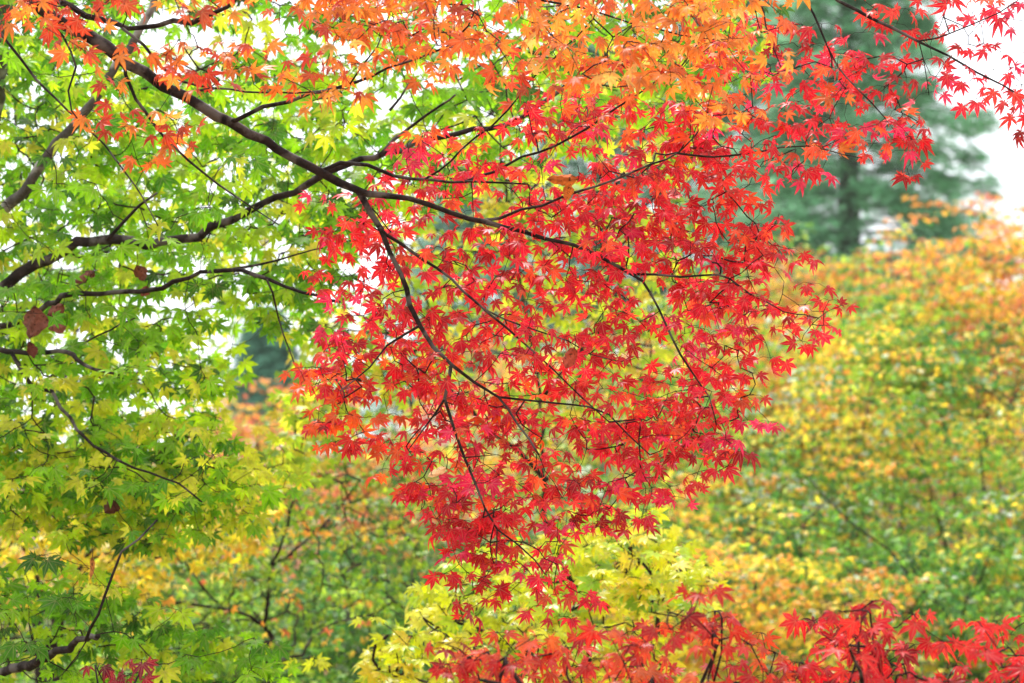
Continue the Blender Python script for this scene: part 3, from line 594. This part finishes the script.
SH = [
 ('amber and green shrub in front at the right edge, below the orange crowns', 1000, 470, 13.5, 300, 300, 420, MIX1),
 ('green shrub flecked with yellow, right of the scarlet leaf tips', 800, 440, 13.8, 300, 260, 420, MIX1),
 ('mossy green shrub with few amber leaves low at the right', 900, 590, 12.2, 330, 200, 420, MIX2),
 ('low green shrub behind the crimson maple at the right corner', 1050, 620, 12.6, 240, 190, 260, MIX2),
 ('olive green shrub behind the lemon yellow maple', 690, 560, 12.8, 260, 240, 360, MIX2),
 ('dark green shrub behind the lemon yellow sprays at the centre left', 470, 560, 13.0, 300, 260, 420, GRN),
 ('yellow flecked shrub behind the lowest scarlet leaves', 600, 450, 14.5, 280, 230, 340, MIX1),
 ('tall orange and green shrub in the upper right of the hillside', 975, 335, 17.5, 220, 210, 400, ([OR, YO, PK, YG, GR_, DG], [26, 22, 14, 14, 12, 5])),
 ('green crowned shrub between the orange crowns on the right hillside', 890, 365, 17.0, 130, 160, 260, ([YG, YO, GR_, DG], [26, 10, 34, 18])),
 ('amber shrub high on the slope beside the scarlet branch tip', 790, 395, 18.0, 190, 150, 300, ([YO, OR, PK, YG, GR_], [24, 20, 14, 22, 10])),
 ('salmon orange shrub below the dark conifer on the hillside', 835, 300, 20, 170, 120, 340, ORG),
 ('pinkish orange shrub behind the tip of the scarlet branch', 755, 322, 20.5, 170, 140, 300, ORG),
 ('pale orange tree top at the right edge against the white sky', 1010, 270, 22, 190, 150, 300, ([OR, PK, YO, BR, YG], [28, 20, 26, 8, 10])),
 ('salmon orange shrub seen through the green leaves at the left', 245, 440, 20, 200, 130, 240, ORG),
 ('orange and yellow shrub behind the thin dark stemmed maple', 380, 470, 17, 240, 170, 300, ([OR, PK, YO, YG, GR_], [22, 18, 20, 20, 18])),
 ('green and amber shrub behind the golden maple at the lower left', 120, 570, 13.5, 300, 170, 300, MIX1),
 ('dark green shrub low behind the thin stemmed maple', 290, 600, 12.6, 260, 190, 330, GRN),
 ('low green shrub at the bottom left, behind the green maple', -20, 620, 12.4, 240, 190, 240, GRN),
 ('pale amber shrub far behind, in the middle of the scarlet branches', 520, 400, 21, 240, 160, 260, ([PK, OR, YO, YG], [20, 20, 20, 20])),
 ('rusty shrub behind the middle of the scarlet branches, right of the pale amber one', 670, 370, 22, 220, 170, 260, ORG),
]
SH += [
 ('low amber green bush at the bottom, right of the lemon yellow maple', 760, 620, 11.6, 300, 170, 360, MIX1),
 ('low bush with green leaves at the foot of the lemon yellow maple', 560, 640, 11.4, 260, 170, 300, MIX2),
 ('low dark green bush at the bottom, under the thin stemmed maple', 400, 650, 11.2, 260, 150, 300, GRN),
 ('low green bush at the bottom left, right of the crimson sapling', 200, 660, 11.0, 280, 140, 300, GRN),
 ('wide yellow and green shrub behind the middle of the right slope', 850, 410, 19, 300, 200, 420, ([OR, YO, YL, YG, GR_, DG], [18, 20, 16, 20, 16, 8])),
 ('wide amber shrub at the far right behind the tall orange one', 1060, 400, 20, 240, 260, 380, ([OR, YO, YG, GR_], [20, 20, 20, 20])),
 ('green shrub on the slope right of the lowest scarlet leaves', 720, 430, 18, 220, 220, 320, MIX1),
]
for lb, px, py, d, w, h, n, (pal, wts) in SH:
    rt = shrub(lb, px, py, d, w, h, int(n * 2.9), pal, wts, size=.036 if d < 16 else .048)
    if lb.startswith('mossy'):
        make_limb(rt, limb_path([(810, 480), (848, 520), (889, 551), (922, 591), (943, 608), (960, 650)], 11.7, 11.9, 1.5, 3.5), 'branch', 6)
        make_limb(rt, limb_path([(822, 505), (805, 525), (800, 560)], 11.4, 11.5, 2, 1.2), 'branch', 5)
# ---- autumn air
hz = mesh_obj('haze', [(x, y, z) for x in (-120, 120) for y in (-8, 130) for z in (-3, 32)], [(0, 1, 3, 2), (4, 6, 7, 5), (0, 4, 5, 1), (2, 3, 7, 6), (0, 2, 6, 4), (1, 5, 7, 3)], bpy.data.materials.new('pale_air'))
hm = hz.data.materials[0]; hm.use_nodes = True; hn = hm.node_tree; hn.nodes.clear()
pv_ = hn.nodes.new('ShaderNodeVolumePrincipled'); pv_.inputs['Color'].default_value = (.92, .96, 1, 1); pv_.inputs['Density'].default_value = .0005; pv_.inputs['Anisotropy'].default_value = .3
ho = hn.nodes.new('ShaderNodeOutputMaterial'); hn.links.new(pv_.outputs[0], ho.inputs['Volume']); hz['kind'] = 'stuff'

# ================================================================== CONIFERS BEHIND
def conifer(label, px, top_py, bot_py, d, wpx, seed, n=9000, tint=(74, 116, 92)):
    r = np.random.default_rng(seed); c = P(px, bot_py, d); gz = float(ground_z(c[0], c[1])); base = np.array([c[0], c[1], gz - .1])
    ztop = P(px, top_py, d)[2]; R = wpx * d / FPX / 2; Hh = ztop - gz; z0 = max(P(px, bot_py, d)[2], gz + .6)
    root = empty('conifer_tree', base); tag(root, label, 'tree', 'blue green conifers behind the garden')
    K = np.array([[base[0], base[1], gz - .1 + t * Hh * .98, .02 + .2 * (1 - t)] for t in np.linspace(0, 1, 12)]); V, F = tube(K[:, :3], K[:, 3], 10, .04)
    mesh_obj('trunk', V, F, M_CBARK, root, smooth_=True)
    nb = 100; parts = []; Bs, As, Ns, Ss = [], [], [], []; per = n // nb
    for k in range(nb):
        f = (k + r.uniform(0, .9)) / nb; z = z0 + (ztop - z0) * f; L = R * (1.06 - f) ** .75 * r.uniform(.6, 1.12); a = k * 2.4 + r.normal() * .2
        hd = np.array([math.cos(a), math.sin(a), 0]); t = np.linspace(0, 1, 7)
        path = np.array([base[0], base[1], z])[None] + hd * (t * L)[:, None] + np.array([0, 0, 1.]) * (L * (.12 * t - .38 * t * t + .12 * t ** 4))[:, None]
        parts.append(tube(path, .03 * (1 - .85 * t) * (1.1 - f), 4))
        s = r.uniform(.12, 1, per) ** .7; ctr = np.stack([np.interp(s, t, path[:, i]) for i in range(3)], 1)
        sd = np.cross(hd, [0, 0, 1]); sp = r.normal(size=per) * L * .26 * (1.15 - s)
        ctr = ctr + sd * sp[:, None] + np.array([0, 0, 1.]) * (-.25 * np.abs(sp) + r.normal(size=per) * .10)[:, None]
        ax = hd * 1.0 + sd * np.sign(sp)[:, None] * .7 + np.array([0, 0, -.35]) + r.normal(size=(per, 3)) * .35
        Bs.append(ctr); As.append(ax); Ns.append(np.array([0, 0, 1.]) + r.normal(size=(per, 3)) * .35); Ss.append(r.uniform(.15, .30, per))
    V, F = merge(parts); tag(mesh_obj('boughs', V, F, M_CBARK, root), kind='stuff')
    Bs, As, Ns, Ss = map(np.concatenate, (Bs, As, Ns, Ss))
    col = lin(tint) * r.uniform(.4, 1.5, (len(Bs), 1)) * np.array([1, 1, 1.]) ; 
    leaves('crown', T_NDL, Bs, As, Ns, Ss, col, M_NEEDLE, root)
conifer('broad blue green conifer with its crown at the upper right, right of the scarlet leaves', 850, -180, 310, 36, 400, 1, 26000, (124, 184, 134))
conifer('darker conifer behind the upper right scarlet leaves, left of the broad one', 725, -120, 400, 42, 330, 2, 16000, (112, 168, 134))
conifer('small conifer standing lowest at the right, beside the broad one', 940, 205, 330, 40, 130, 3, 5000, (124, 172, 130))
conifer('blue green conifer glimpsed through the middle of the branches', 470, 150, 440, 40, 300, 4, 9000, (122, 174, 146))
conifer('small blue green conifer glimpsed between the green and scarlet leaves at the left', 265, 310, 480, 38, 110, 5, 5000, (104, 158, 130))
conifer('blue green conifer behind the scarlet leaves right of the middle', 600, 20, 460, 44, 320, 6, 12000, (110, 160, 130))

# ================================================================== DEAD LEAVES CAUGHT ON TWIGS
def dead_leaf(label, px, py, d, w, h, tilt, tint):
    """a curled oval leaf with a raised midrib and a stalk"""
    c = P(px, py, d); root = empty('dead_leaf', c + np.array([0, 0, h * .55])); tag(root, label, 'leaf', 'dead brown leaves caught on the green maple')
    nu, nv = 15, 9; V = []; rib = []
    for i in range(nu):
        u = i / (nu - 1); prof = math.sin(math.pi * min(1, u ** .8)) ** .75 * (1 + .05 * math.sin(u * 40))
        for j in range(nv):
            v = j / (nv - 1) * 2 - 1; x = v * prof * w / 2 * (1 + .13 * math.sin(9 * u + 3 * v + px) + .08 * math.sin(23 * u + py)); z = h / 2 - u * h
            y = .55 * w * (v * v) * prof + .2 * h * math.sin(3 * u + tilt) + .09 * w * math.sin(9 * u + 5 * v + px) + .06 * w * math.sin(17 * u - 7 * v + py)
            V.append((x * math.cos(tilt) + z * math.sin(tilt), y, -x * math.sin(tilt) + z * math.cos(tilt))); rib.append(.86 if j == nv // 2 else .3)
    F = [(i * nv + j, i * nv + j + 1, (i + 1) * nv + j + 1, (i + 1) * nv + j) for i in range(nu - 1) for j in range(nv - 1)]
    V = np.array(V) + c; col = np.tile(lin(tint), (len(V), 1)) * (1 + .15 * np.sin(np.arange(len(V)) * 1.7))[:, None]
    b = mesh_obj('blade', V, F, M_DEAD, root, col, rib, True)
    s0 = V[nv // 2]; K = [s0 + np.array([0, 0, -.004]), s0 + np.array([.003, 0, .012]), s0 + np.array([.0, .006, .03])]
    vv, ff = tube(K, [.0011, .0009, .0007], 5); mesh_obj('stalk', vv, ff, M_TWIG, root, smooth_=True)
DL = [('large curled oval reddish brown dead leaf hanging at the left edge', 32, 322, 6.2, .062, .085, .15, (130, 78, 62)),
 ('narrow dark dead leaf hanging just under the large oval one', 31, 350, 6.2, .026, .045, -.3, (104, 52, 40)),
 ('crumpled dead leaf right of the large oval one, lying over it', 55, 310, 6.25, .034, .05, .9, (124, 74, 58)),
 ('crumpled pinkish brown dead leaf, lower of the pair right of the oval one', 57, 327, 6.25, .03, .045, 1.3, (140, 84, 72)),
 ('dark brown dead leaf hanging under the second green maple branch', 140, 273, 6.3, .034, .045, -.4, (110, 62, 42)),
 ('small reddish dead leaf below the dark brown one on the same branch', 144, 291, 6.3, .026, .032, .5, (140, 78, 58)),
 ('greyish brown dead leaf on the thick green maple limb', 84, 277, 6.4, .03, .06, 1.0, (130, 80, 66)),
 ('tan dead leaf lying sideways above the scarlet leaves', 562, 179, 5.25, .026, .07, 1.5, (190, 100, 40)),
 ('orange brown curled dead leaf hanging below the tan sideways one', 568, 192, 5.3, .024, .036, .2, (200, 110, 40)),
 ('brown dead leaf hanging among the scarlet leaves near the middle', 570, 358, 5.2, .03, .05, .4, (170, 70, 46)),
 ('dark dead scrap caught in yellow leaves at the lower left', 110, 507, 6.1, .04, .04, .7, (80, 44, 26)),
 ('thin tan dead leaf hanging upright at the lower left', 91, 568, 6.2, .014, .055, .05, (190, 120, 60)),
 ('cream curled dead leaf among the lower scarlet leaves', 437, 472, 5.3, .018, .045, 1.1, (250, 205, 150)),
]
for a in DL: dead_leaf(*a)
